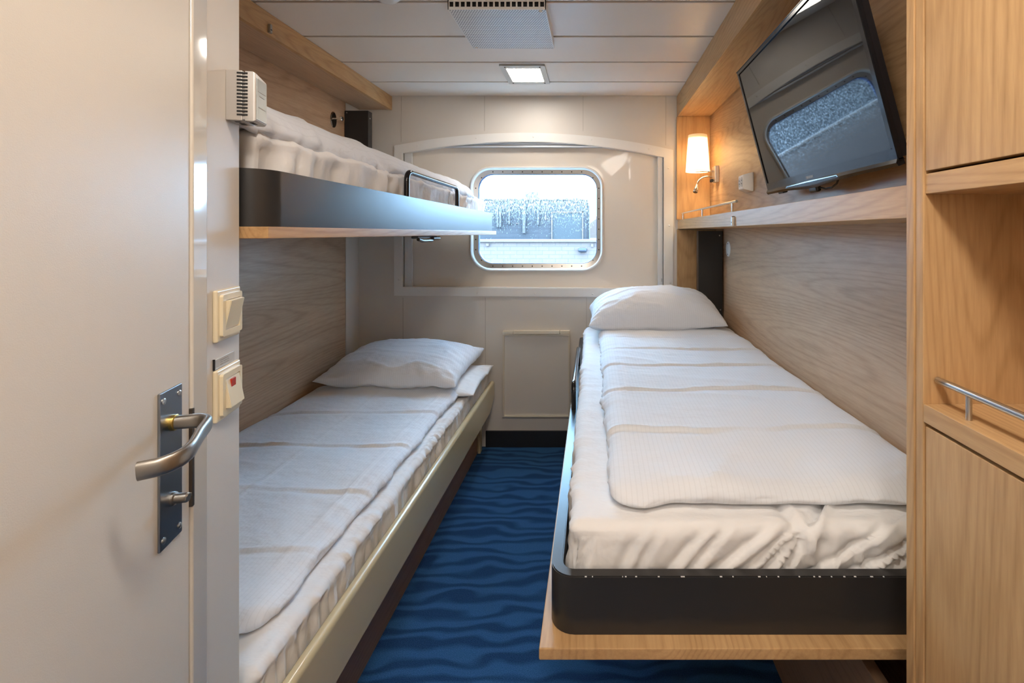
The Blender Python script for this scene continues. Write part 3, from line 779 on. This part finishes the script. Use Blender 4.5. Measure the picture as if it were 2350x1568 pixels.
def sheet_disp(seed, amp=1.0, tight=1.0):
    def d(p, n):
        if n.z < -.3: return 0
        h = .0012*fn(p, 5, seed)
        side = max(0.0, 1-abs(n.z)); xs = abs(n.x) > abs(n.y)
        s = p.y if xs else p.x
        mod = max(0.0, min(1.0, .45+1.5*noise.noise(Vector((s*2.4, seed, 2)))))
        sk = 5*(noise.noise(Vector((s*1.5, seed, 9))))
        f = side if n.z > .02 else 1.0
        pl = crest(s*15*tight+p.z*sk, p.z*3, seed, 2.6)*.8+crest(s*27*tight-p.z*sk*1.4, p.z*4, seed+4, 2.8)*.5
        h += amp*(.0190*(min(1, pl)-.8)*(.25+.75*mod)+.007*(noise.noise(Vector((s*9, p.z*3, seed+1)))-.6))*(f*.95+.02)
        if front_folds and p.y < 1.03 and not xs or (front_folds and n.z > .5 and p.y < 1.03):
            tt = (p.z-.66)+max(0, p.y-.905)
            for x0, sl, w, a_, reach in front_folds:
                if tt > reach: continue
                q = (p.x-(x0+sl*tt))/w
                if abs(q) < 4: h += a_*min(1, (reach-tt)/.03)*(-math.exp(-q*q)+.7*math.exp(-((q-1.5)/.8)**2))
        if n.z > .5:
            # folds drawn in from the long edge across the top
            e = math.exp(-abs(p.x-sheet_edge[0])/.05)
            h += amp*.0090*e*crest(p.x*3+seed, p.y*11*tight, 3, 2.8)*(.3+mod)
            h += amp*.0060*crest(p.x*1.6+p.y*.8, p.y*3.2-p.x, seed, 5.0)*max(0, .4+2*fn(p, 1.9, seed))
        return h
    return d
sheet_edge = [0.0]
front_folds = []
def duvet_disp(seed, creases, lines, amp=1.0, skew=.25):
    def d(p, n):
        if n.z < -.25: return 0
        x, y = p.x, p.y+skew*p.x
        h = .0085*fn(p, 2.3, seed)+.0050*noise.noise(Vector((x*2.2, y*6.0, seed+3)))
        h += .0022*noise.noise(Vector((x*6, y*13, seed+2)))
        m1 = max(0, min(1, .5+1.8*fn(p, 1.8, seed+9))); m2 = max(0, min(1, .35+1.8*fn(p, 1.6, seed+5)))
        h += .0055*m1*crest(x*1.3+seed, y*4.2, 0, 4.6)
        h += .0040*m2*crest(x*3.6-p.y*1.1, p.y*1.3+seed, 3, 5.2)
        h += .0028*m1*m2*crest(x*7+seed, y*9, 5, 4.0)
        if n.z > .45:
            for yc, hh in creases:
                dd = p.y-yc-.020*noise.noise(Vector((p.x*3.1, yc*3, seed)))-.006*noise.noise(Vector((p.x*13, yc, seed)))
                if abs(dd) < .07:
                    k = .45+.9*max(0, .3+noise.noise(Vector((p.x*3.5, yc, seed+2))))
                    h += hh*k*(math.exp(-abs(dd)/.0050)-.75*math.exp(-((dd+.014)/.011)**2))
                    h += .0035*math.exp(-(dd/.03)**2)*crest(p.x*17, p.y*5, seed, 2.5)*max(0, noise.noise(Vector((p.x*2.5, yc, seed+7)))*2)
            for xc, hh in lines:
                dd = p.x-xc-.014*noise.noise(Vector((0, p.y*3, xc+seed)))
                if abs(dd) < .05: h += hh*math.exp(-abs(dd)/.005)*max(0, .6+1.2*fn((0, p.y, 1), 2.5, seed))
        else:
            s = p.x+p.y
            h += .010*noise.noise(Vector((s*9, p.z*10, seed)))+.006*crest(s*20, p.z*8, seed, 2.6)
        return h*amp
    return d

def add_cloth(name, bm, mat, label, cat, group=None):
    o = finish(name, bm, mat, ang=180); return tag(o, label, cat, group)

# right bed
def m_warp_r(p):
    # near end hugs the tray
    return p
sheet_edge[0] = -.052
front_folds[:] = [(-.045, .35, .007, .010, .075), (-.022, .30, .008, .009, .07), (.055, .5, .010, .008, .075), (.085, .55, .009, .006, .07), (.145, .9, .012, .008, .075), (.185, .9, .010, .008, .08),
    (.235, 1.3, .013, .009, .08), (.29, 1.2, .011, .009, .10), (.325, 1.0, .011, .012, .16), (.36, .7, .010, .012, .18), (.395, -.2, .011, .010, .17), (.43, 1.6, .012, .009, .12), (.505, 1.9, .013, .011, .09), (.55, 1.5, .010, .008, .08)]
bm = cloth_box((-.055, .890, .578), (.722, 2.80, .734), .03, .034, sheet_disp(1.0), .0090,
               lambda p: Vector((p.x if p.y < 2.66 or p.x < .56 else min(p.x, .585-.0), p.y, p.z)) )
add_cloth('mattress', bm, SHEETM, 'mattress in a cream fitted sheet on the right black bed frame', 'mattress')
def dw(p):
    # the near hem is not straight
    if p.y < 1.10:
        t = (1.10-p.y)/.15
        p = Vector((p.x, p.y+t*(.026*noise.noise(Vector((p.x*5, 0, 3)))+.012*noise.noise(Vector((p.x*14, 0, 8)))-.020*math.exp(-((p.x-.09)/.05)**2)), p.z))
    t = max(0, (1.20-p.y)/.26)
    if t > 0 and p.z > .737:
        k = (p.z-.7335)/.06
        p.z -= k*.016*t*t
        p.z += k*t*(.016*noise.noise(Vector((p.x*6+1, p.y*3, 5)))+.005*crest(p.x*4-p.y*2.2, p.y*1.5, 7, 3.2)-.004)
    e = max(0, (p.x-.60)/.12)
    return Vector((p.x+.008*noise.noise(Vector((p.y*9, 1, 1)))*(1 if p.x < .1 else .0), p.y, p.z-.018*e*e))
bm = cloth_box((.034, .945, .7335), (.722, 2.52, .796), .045, .031,
               duvet_disp(2.0, [(1.20, .006), (1.50, .009), (1.78, .009), (2.02, .008), (2.24, .007)], [(.10, .004)]), .0080, dw)
add_cloth('duvet', bm, DUVM, 'white striped duvet spread over the right bed', 'duvet')
# left bed
sheet_edge[0] = -.607; front_folds[:] = []
bm = cloth_box((-1.396, .875, .302), (-.607, 2.835, .466), .028, .036, sheet_disp(5.0, amp=1.5, tight=1.7), .0085,
               lambda p: Vector((max(p.x, -1.262) if p.y > 2.70 else p.x, p.y, p.z)))
add_cloth('mattress', bm, SHEETM, 'mattress in a white pleated sheet on the left bed with the cream rail', 'mattress')
def dwl(p):
    t = max(0, (1.12-p.y)/.15)
    q = Vector((p.x+.006*noise.noise(Vector((p.y*7, 5, 1)))*(1 if p.x > -.8 else 0), p.y, p.z))
    q.y += t*(.03*noise.noise(Vector((p.x*4, 2, 3)))+.012*noise.noise(Vector((p.x*15, 0, 8))))
    e = max(0, (-1.22-p.x)/.17)
    q.z -= .012*e*e
    return q
bm = cloth_box((-1.394, .96, .4655), (-.662, 2.46, .512), .04, .022,
               duvet_disp(7.0, [(1.18, .005), (1.44, .008), (1.75, .009), (2.07, .008)], [(-1.02, .003), (-.73, .004)], 1.15), .0080, dwl)
add_cloth('duvet', bm, DUVM, 'white striped duvet spread over the lower left bed', 'duvet')
# upper bunk
bm = cloth_box((-1.38, .890, 1.302), (-.617, 2.82, 1.468), .03, .035, sheet_disp(11.0, amp=1.5, tight=.8), .0125,
               lambda p: Vector((max(p.x, -1.262) if p.y > 2.695 else p.x, p.y, p.z)))
add_cloth('mattress', bm, SHEETM, 'mattress in a loose cream sheet on the upper bunk', 'mattress')
def dwu(p):
    e = max(0, (p.x+.76)/.12)
    q = Vector((p.x, p.y, p.z))
    if p.z > 1.49: q.z -= .030*e*e+.010*max(0, (p.y-2.0)/.5)
    return q
bm = cloth_box((-1.392, .880, 1.4685), (-.632, 2.60, 1.552), .05, .040, duvet_disp(13.0, [(1.3, .006), (1.8, .006), (2.2, .006)], [], 1.1), .0125, dwu)
add_cloth('duvet', bm, DUVM, 'white duvet heaped along the upper bunk', 'duvet')

def pillow(cx, cy, z0, w, d, T, label, rot=0.0, tilt=0.0, seed=0.0, dome=.62, mat=PILM, pinch=.06, ears=1.0, roll=0.0):
    bm = bmesh.new(); nu, nv = 84, 60
    M = Matrix.Translation((cx, cy, z0)) @ Matrix.Rotation(rot, 4, 'Z') @ Matrix.Rotation(roll, 4, 'Y') @ Matrix.Rotation(tilt, 4, 'X')
    rows = {}
    for side in (1, -1):
        for i in range(nu+1):
            for j in range(nv+1):
                edge = i in (0, nu) or j in (0, nv)
                if edge and side == -1: rows[(side, i, j)] = rows[(1, i, j)]; continue
                u = -1+2*i/nu; v = -1+2*j/nv
                u = math.sin(u*PI/2)*.35+u*.65; v = math.sin(v*PI/2)*.35+v*.65
                pu = (1-abs(u)**2.6); pv = (1-abs(v)**2.6)
                prof = max(0, pu*pv)**.50
                x = w/2*u*(1-pinch*(1-v*v)*abs(u)**3); y = d/2*v*(1-pinch*1.2*(1-u*u)*abs(v)**3)
                t = T*(dome if side == 1 else 1-dome)*prof
                e = max(abs(u), abs(v)); ang = math.atan2(v, u)
                wr = noise.noise(Vector((math.cos(ang)*9+seed, math.sin(ang)*9, e*1.5)))*.010*(e**3)*(1-.55*e)*1.8
                wr += .0065*noise.noise(Vector((u*2.2+seed, v*2.2, side)))*prof
                wr += .010*max(0, 1-abs(noise.noise(Vector((u*1.6+v*1.1+seed, v*2.6-u*.6, 2))))*4)**2*prof*(.35+.65*e)
                # gathered seam
                if abs(u) > .86: wr += .004*noise.noise(Vector((v*16+seed, u, 0)))
                z = side*(t+wr*(1 if not edge else .0))
                cornr = max(0, abs(u)-.8)*max(0, abs(v)-.8)*25
                z += .010*noise.noise(Vector((u*3, v*3, seed)))*e*e + ears*cornr*.012*(1 if (u*v > 0) else -.5)
                z = z+T*(1-dome)
                if side == -1: z = max(z, .0)
                rows[(side, i, j)] = bm.verts.new(M @ Vector((x, y, max(z, 0))))
    for side in (1, -1):
        for i in range(nu):
            for j in range(nv):
                a = [rows[(side, i, j)], rows[(side, i+1, j)], rows[(side, i+1, j+1)], rows[(side, i, j+1)]]
                if len(set(a)) < 4: continue
                try: bm.faces.new(a)
                except ValueError: pass
    o = finish('pillow', bm, mat, ang=180); tag(o, label, 'pillow'); return o
pillow(.322, 2.585, .782, .69, .40, .205, 'plump white pillow at the head of the right bed', seed=3, dome=.74, tilt=.10, pinch=.05, roll=-.02)
pillow(-.955, 2.565, .4665, .76, .47, .080, 'flatter white pillow underneath another on the left bed', seed=9, dome=.6, pinch=.03, mat=SHEETM)
pillow(-.985, 2.555, .530, .70, .50, .155, 'white striped pillow lying on top of another pillow, left bed', seed=15, dome=.70, tilt=.10, pinch=.05, rot=-.05)

# ------------------------------------------------------------------ right niche
nb = thing('bed_surround', 'oak pelmet and side panel framing the right bed niche', 'bed surround', (.6, 1.8, 0))
bxo('pelmet_front', (.500, .518, .772, YB-.002, 1.966, ZC-.001), WY, nb, bev=.0012)
bxo('pelmet_bottom', (.519, .694, .772, YB-.002, 1.969, 1.985), WY, nb, bev=.001)
bxo('end_panel', (.497, .694, YB-.022, YB-.002, 1.356, 1.968), WZ, nb, bev=.001)
bxo('lower_end_panel', (.500, .729, YB-.022, YB-.002, .30, 1.296), WZ, nb, bev=.001)
bxo('side_panel', (.498, .729, .751, .7695, .0, ZC-.001), WZ, nb, bev=.0015)
sh = thing('wall_shelf', 'long oak shelf over the right bed, below the television', 'shelf', (.6, 1.8, 1.3))
bxo('shelf_board', (.505, .728, .771, YB-.002, 1.300, 1.3535), WY, sh, bev=.0015)
latch(.505, 1.73, 1.303, -1, sh)
bm = bmesh.new(); xr = .515
tube(bm, [(xr, 1.735, 1.390), (xr, 2.80, 1.390)], .0052, 14); gr = finish('gallery_rail', bm, CHROME, sh)
for y in (1.79, 2.28, 2.765):
    bm = bmesh.new(); tube(bm, [(xr, y, 1.353), (xr, y, 1.387)], .0035, 12); finish('rail_post', bm, CHROME, gr)
oc = thing('cover_plate', 'round white blanking plate with two screws on the lower right wall', 'cover plate', (.73, 2.605, 1.19))
bm = bmesh.new(); lathe(bm, [(.041, 0), (.040, .003), (.036, .0042)], 36, Matrix.Translation((.73, 2.605, 1.190)) @ Matrix.Rotation(-PI/2, 4, 'Y')); finish('disc', bm, PLWHITE, oc)
for z in (1.219, 1.161):
    bm = bmesh.new(); lathe(bm, [(.0045, 0), (.003, .001)], 10, Matrix.Translation((.7258, 2.605, z)) @ Matrix.Rotation(-PI/2, 4, 'Y'))
    finish('disc_screw', bm, DARK, oc)

# wardrobe
wd = thing('wardrobe', 'tall oak wardrobe with open middle shelf at the right edge of the photo', 'wardrobe', (.62, .3, 0))
YW0, YW1 = -.35, .7325
bxo('side_panel', (.500, .758, YW1, .7505, 0, ZC-.001), WZ, wd, bev=.002)
bxo('side_panel', (.500, .758, YW0-.018, YW0, 0, ZC-.001), WZ, wd, bev=.002)
bxo('back_panel', (.745, .758, YW0, YW1, 0, ZC-.001), WZ, wd, bev=0)
d1 = bxo('upper_door', (.502, .520, YW0+.002, YW1-.002, 1.3695, ZC-.006), WZ, wd, bev=.0015)
bxo('shelf', (.503, .744, YW0, YW1, 1.335, 1.3655), WY, wd, bev=.0015)
bxo('counter', (.500, .744, YW0, YW1, .990, 1.0175), WY, wd, bev=.0015)
d2 = bxo('lower_door', (.502, .520, YW0+.002, YW1-.002, .06, .9845), WZ, wd, bev=.0015)
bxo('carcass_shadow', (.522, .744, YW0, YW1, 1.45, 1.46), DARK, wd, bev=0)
bxo('plinth', (.515, .530, YW0, YW1, 0, .058), BLACKM, wd, bev=0)
bm = bmesh.new(); tube(bm, [(.519, .728, 1.0545), (.519, -.20, 1.0545)], .0052, 18); g = finish('counter_rail', bm, STEEL, wd, ang=50)
for y in (.668, .2, -.15):
    bm = bmesh.new(); tube(bm, [(.519, y, 1.0175), (.519, y, 1.052)], .0038, 14); finish('rail_post', bm, STEEL, g, ang=50)

# ------------------------------------------------------------------ television
tilt = math.radians(14.8)
MT = Matrix.Translation((.622, 0, 1.424)) @ Matrix.Rotation(-tilt, 4, 'Y')
# local frame: x to the wall, y depth, z up the screen
t = thing('television', 'black flat screen television tilted forward on the right wall', 'television', (.622, 1.35, 1.424))
ty0, ty1 = .985, 1.722; tz1 = .437
bm = bmesh.new(); plate(bm, [(ty0, 0), (ty1, 0), (ty1, tz1), (ty0, tz1)], [[(ty0+.013, .026), (ty1-.011, .026), (ty1-.011, tz1-.011), (ty0+.013, tz1-.011)]], 0, .012)
# plate built in x-z with depth y: swap axes
for v_ in bm.verts: v_.co = Vector((v_.co.y, v_.co.x, v_.co.z))
bmesh.ops.bevel(bm, geom=[e for e in bm.edges if e.calc_face_angle(0) > 1], offset=.0015, segments=2, affect='EDGES')
tf(bm.verts, MT); finish('bezel', bm, BLACKG, t)
bm = bmesh.new(); box(bm, .003, .010, ty0+.012, ty1-.010, .025, tz1-.010, M=MT); finish('screen', bm, SCREEN, t, flatshade=True)
bm = bmesh.new()
def sec(x, i): return [(x, ty0+i, .004+i), (x, ty1-i, .004+i), (x, ty1-i, tz1-i), (x, ty0+i, tz1-i)]
loft(bm, [sec(.0122, .002), sec(.026, .002), sec(.040, .05), sec(.046, .10)], True, True, True, MT); finish('back_shell', bm, BLACKP, t, ang=25)
# wavy chin bar under the screen
bm = bmesh.new(); A_ = []; B_ = []
for i in range(49):
    s = i/48; y_ = ty1-(ty1-ty0)*s
    dip = math.exp(-((s-.46)/.17)**2)*.012+.002
    A_.append((y_, .004)); B_.append((y_, -.010-dip*.2+.012*math.exp(-((s-.55)/.2)**2)*0-dip*.5))
for x0_, x1_ in ((-.002, .012),):
    loops = []
    for (ya, za_), (yb_, zb_) in zip(A_, B_):
        loops.append([(x0_, ya, za_), (x0_-.004, ya, (za_+zb_)/2), (x0_, yb_, zb_), (x1_, yb_, zb_+.002), (x1_, ya, za_)])
    loft(bm, loops, True, True, True, MT)
finish('chin_bar', bm, BLACKG, t, ang=50)
# maker's lettering is illegible in the photo: a short pale strip of letters
bm = bmesh.new()
for i in range(7): box(bm, -.0006, .0002, 1.362+i*.0065, 1.366+i*.0065, .009, .0165, M=MT)
finish('lettering', bm, LOGO, t)
bm = bmesh.new(); box(bm, .004, .02, 1.37, 1.42, -.034, -.008, bev=.006, seg=3, M=MT); finish('sensor_box', bm, BLACKP, t)
bm = bmesh.new(); box(bm, .002, .02, 1.60, 1.64, -.018, -.006, bev=.003, seg=2, M=MT); finish('button_block', bm, BLACKP, t)
bm = bmesh.new(); P_ = [(.012, 1.37, -.022), (.016, 1.34, -.030), (.018, 1.31, -.030), (.018, 1.28, -.022), (.02, 1.265, -.008), (.024, 1.26, .01)]
tube(bm, P_, .0028, 8, M=MT); finish('cable', bm, BLACKP, t)
bm = bmesh.new(); box(bm, .6, .694, 1.27, 1.45, 1.55, 1.70, bev=.004); finish('wall_bracket', bm, BLACKM, t)

# ------------------------------------------------------------------ wall lamp
wl = thing('wall_lamp', 'lit wall lamp with white shade and flexible reading arm in the right niche', 'wall lamp', (.695, 2.70, 1.56))
bm = bmesh.new(); box(bm, .672, .6945, 2.665, 2.735, 1.558, 1.648, bev=.002); finish('wall_plate', bm, STEEL, wl)
lx, ly = .584, 2.70
bm = bmesh.new(); lathe(bm, [(.0665, 1.618), (.052, 1.822)], 40, Matrix.Translation((lx, ly, 0)), False, False)
lathe(bm, [(.0650, 1.618), (.0505, 1.822)], 40, Matrix.Translation((lx, ly, 0)), False, False)
finish('lamp_shade', bm, SHADE, wl, ang=80)
bm = bmesh.new(); lathe(bm, [(.051, 1.804), (.051, 1.8055)], 40, Matrix.Translation((lx, ly, 0))); finish('added_diffuser_disc', bm, SHADE, wl)  # disc added in the open shade top to soften the glow above
bm = bmesh.new(); tube(bm, [(.674, ly, 1.622), (.625, ly, 1.622), (lx, ly, 1.622)], .0055, 12); tube(bm, [(lx, ly, 1.618), (lx, ly, 1.655)], .015, 16); lathe(bm, [(.008, 0), (.010, .006), (.008, .012)], 16, Matrix.Translation((.648, ly, 1.616)))
finish('arm', bm, CHROME, wl, ang=50)
bm = bmesh.new(); bmesh.ops.create_uvsphere(bm, u_segments=20, v_segments=12, radius=.024, matrix=Matrix.Translation((lx, ly, 1.70))); tube(bm, [(lx, ly, 1.655), (lx, ly, 1.69)], .013, 14); finish('bulb', bm, BULB, wl, ang=80)
bm = bmesh.new(); pts = [(.674, ly, 1.592), (.645, ly, 1.592)]+arc_pts((.645, ly, 1.592), (.59, ly, 1.59), (.578, ly-.01, 1.545), 10)[1:]
tube(bm, pts, .0048, 12); fa = finish('flexible_arm', bm, CHROME, wl, ang=60)
bm = bmesh.new(); d = Vector((-.10, -.10, -.35)).normalized(); p0 = Vector(pts[-1])
tube(bm, [p0-d*.002, p0+d*.012, p0+d*.028, p0+d*.040, p0+d*.046], .005, 18, radii=[.006, .0075, .012, .0145, .0140]); rh = finish('reading_spot', bm, CHROME, fa, ang=50)
bm = bmesh.new(); tube(bm, [p0+d*.0455, p0+d*.0475], .0125, 18); finish('spot_lens', bm, BLACKP, rh)
bm = bmesh.new()
for y in (2.688, 2.712): box(bm, .655, .668, y-.004, y+.004, 1.560, 1.576, bev=.002); box(bm, .662, .674, y-.003, y+.003, 1.566, 1.572)
finish('toggle_switches', bm, BLACKP, wl)

so = thing('wall_socket', 'white surface-mounted double wall socket beside the television', 'socket', (.695, 2.13, 1.455))
bm = bmesh.new()
def sq(x, y0, y1, z0, z1): return [(x, y0, z0), (x, y1, z0), (x, y1, z1), (x, y0, z1)]
loft(bm, [sq(.6945, 2.090, 2.182, 1.457, 1.540), sq(.690, 2.090, 2.182, 1.457, 1.540), sq(.652, 2.103, 2.169, 1.469, 1.530)], True, True, True)
bmesh.ops.bevel(bm, geom=bm.edges[:], offset=.002, segments=2, affect='EDGES'); finish('housing', bm, IVORY, so).data.materials[0] = PLWHITE
for y in (2.120, 2.152):
    bm = bmesh.new(); lathe(bm, [(.0145, 0), (.014, .0012), (.013, .0005), (.012, .0002)], 24, Matrix.Translation((.652, y, 1.500)) @ Matrix.Rotation(-PI/2, 4, 'Y') @ Matrix.Diagonal((1.5, 1, 1, 1)))
    s_ = finish('outlet', bm, plain('socket_well', (.58, .56, .52), .4), so)
    bm = bmesh.new()
    for dz in (-.007, .007): lathe(bm, [(.0026, 0), (.0024, .001)], 10, Matrix.Translation((.6512, y, 1.500+dz)) @ Matrix.Rotation(-PI/2, 4, 'Y'))
    finish('pin_holes', bm, DARK, s_)

# ------------------------------------------------------------------ light and camera
wld = bpy.data.worlds.new('World'); SC.world = wld; wld.use_nodes = True
bg = wld.node_tree.nodes['Background']; bg.inputs[0].default_value = (.54, .77, 1.0, 1); bg.inputs[1].default_value = 11.5

GROUPS = {'pillow': 'white pillows on the beds', 'duvet': 'white striped duvets', 'mattress': 'mattresses in fitted sheets', 'ceiling_light': 'square ceiling lights', 'bunk_column': 'black bunk columns'}
for o in bpy.data.objects:
    if o.parent is None and o.name.split('.')[0] in GROUPS: o['group'] = GROUPS[o.name.split('.')[0]]
cam = bpy.data.cameras.new('Camera'); co = bpy.data.objects.new('Camera', cam); COL.objects.link(co)
co.location = (0, 0, H); co.rotation_euler = (PI/2, 0, 0)
cam.sensor_width = 36; cam.lens = 36*F/2350
cam.shift_x = (1175-CX)/2350; cam.shift_y = (CY-784)/2350
cam.clip_start = .01; cam.clip_end = 500
SC.camera = co
SC.view_settings.view_transform = 'Standard'; SC.view_settings.look = 'None'
SC.view_settings.gamma = 1.0; SC.view_settings.use_curve_mapping = False
SC.view_settings.exposure = 1.3
SC.cycles.max_bounces = 10; SC.cycles.diffuse_bounces = 9; SC.cycles.transparent_max_bounces = 12
SC.cycles.use_denoising = True
SC.cycles.sample_clamp_indirect = 6.0
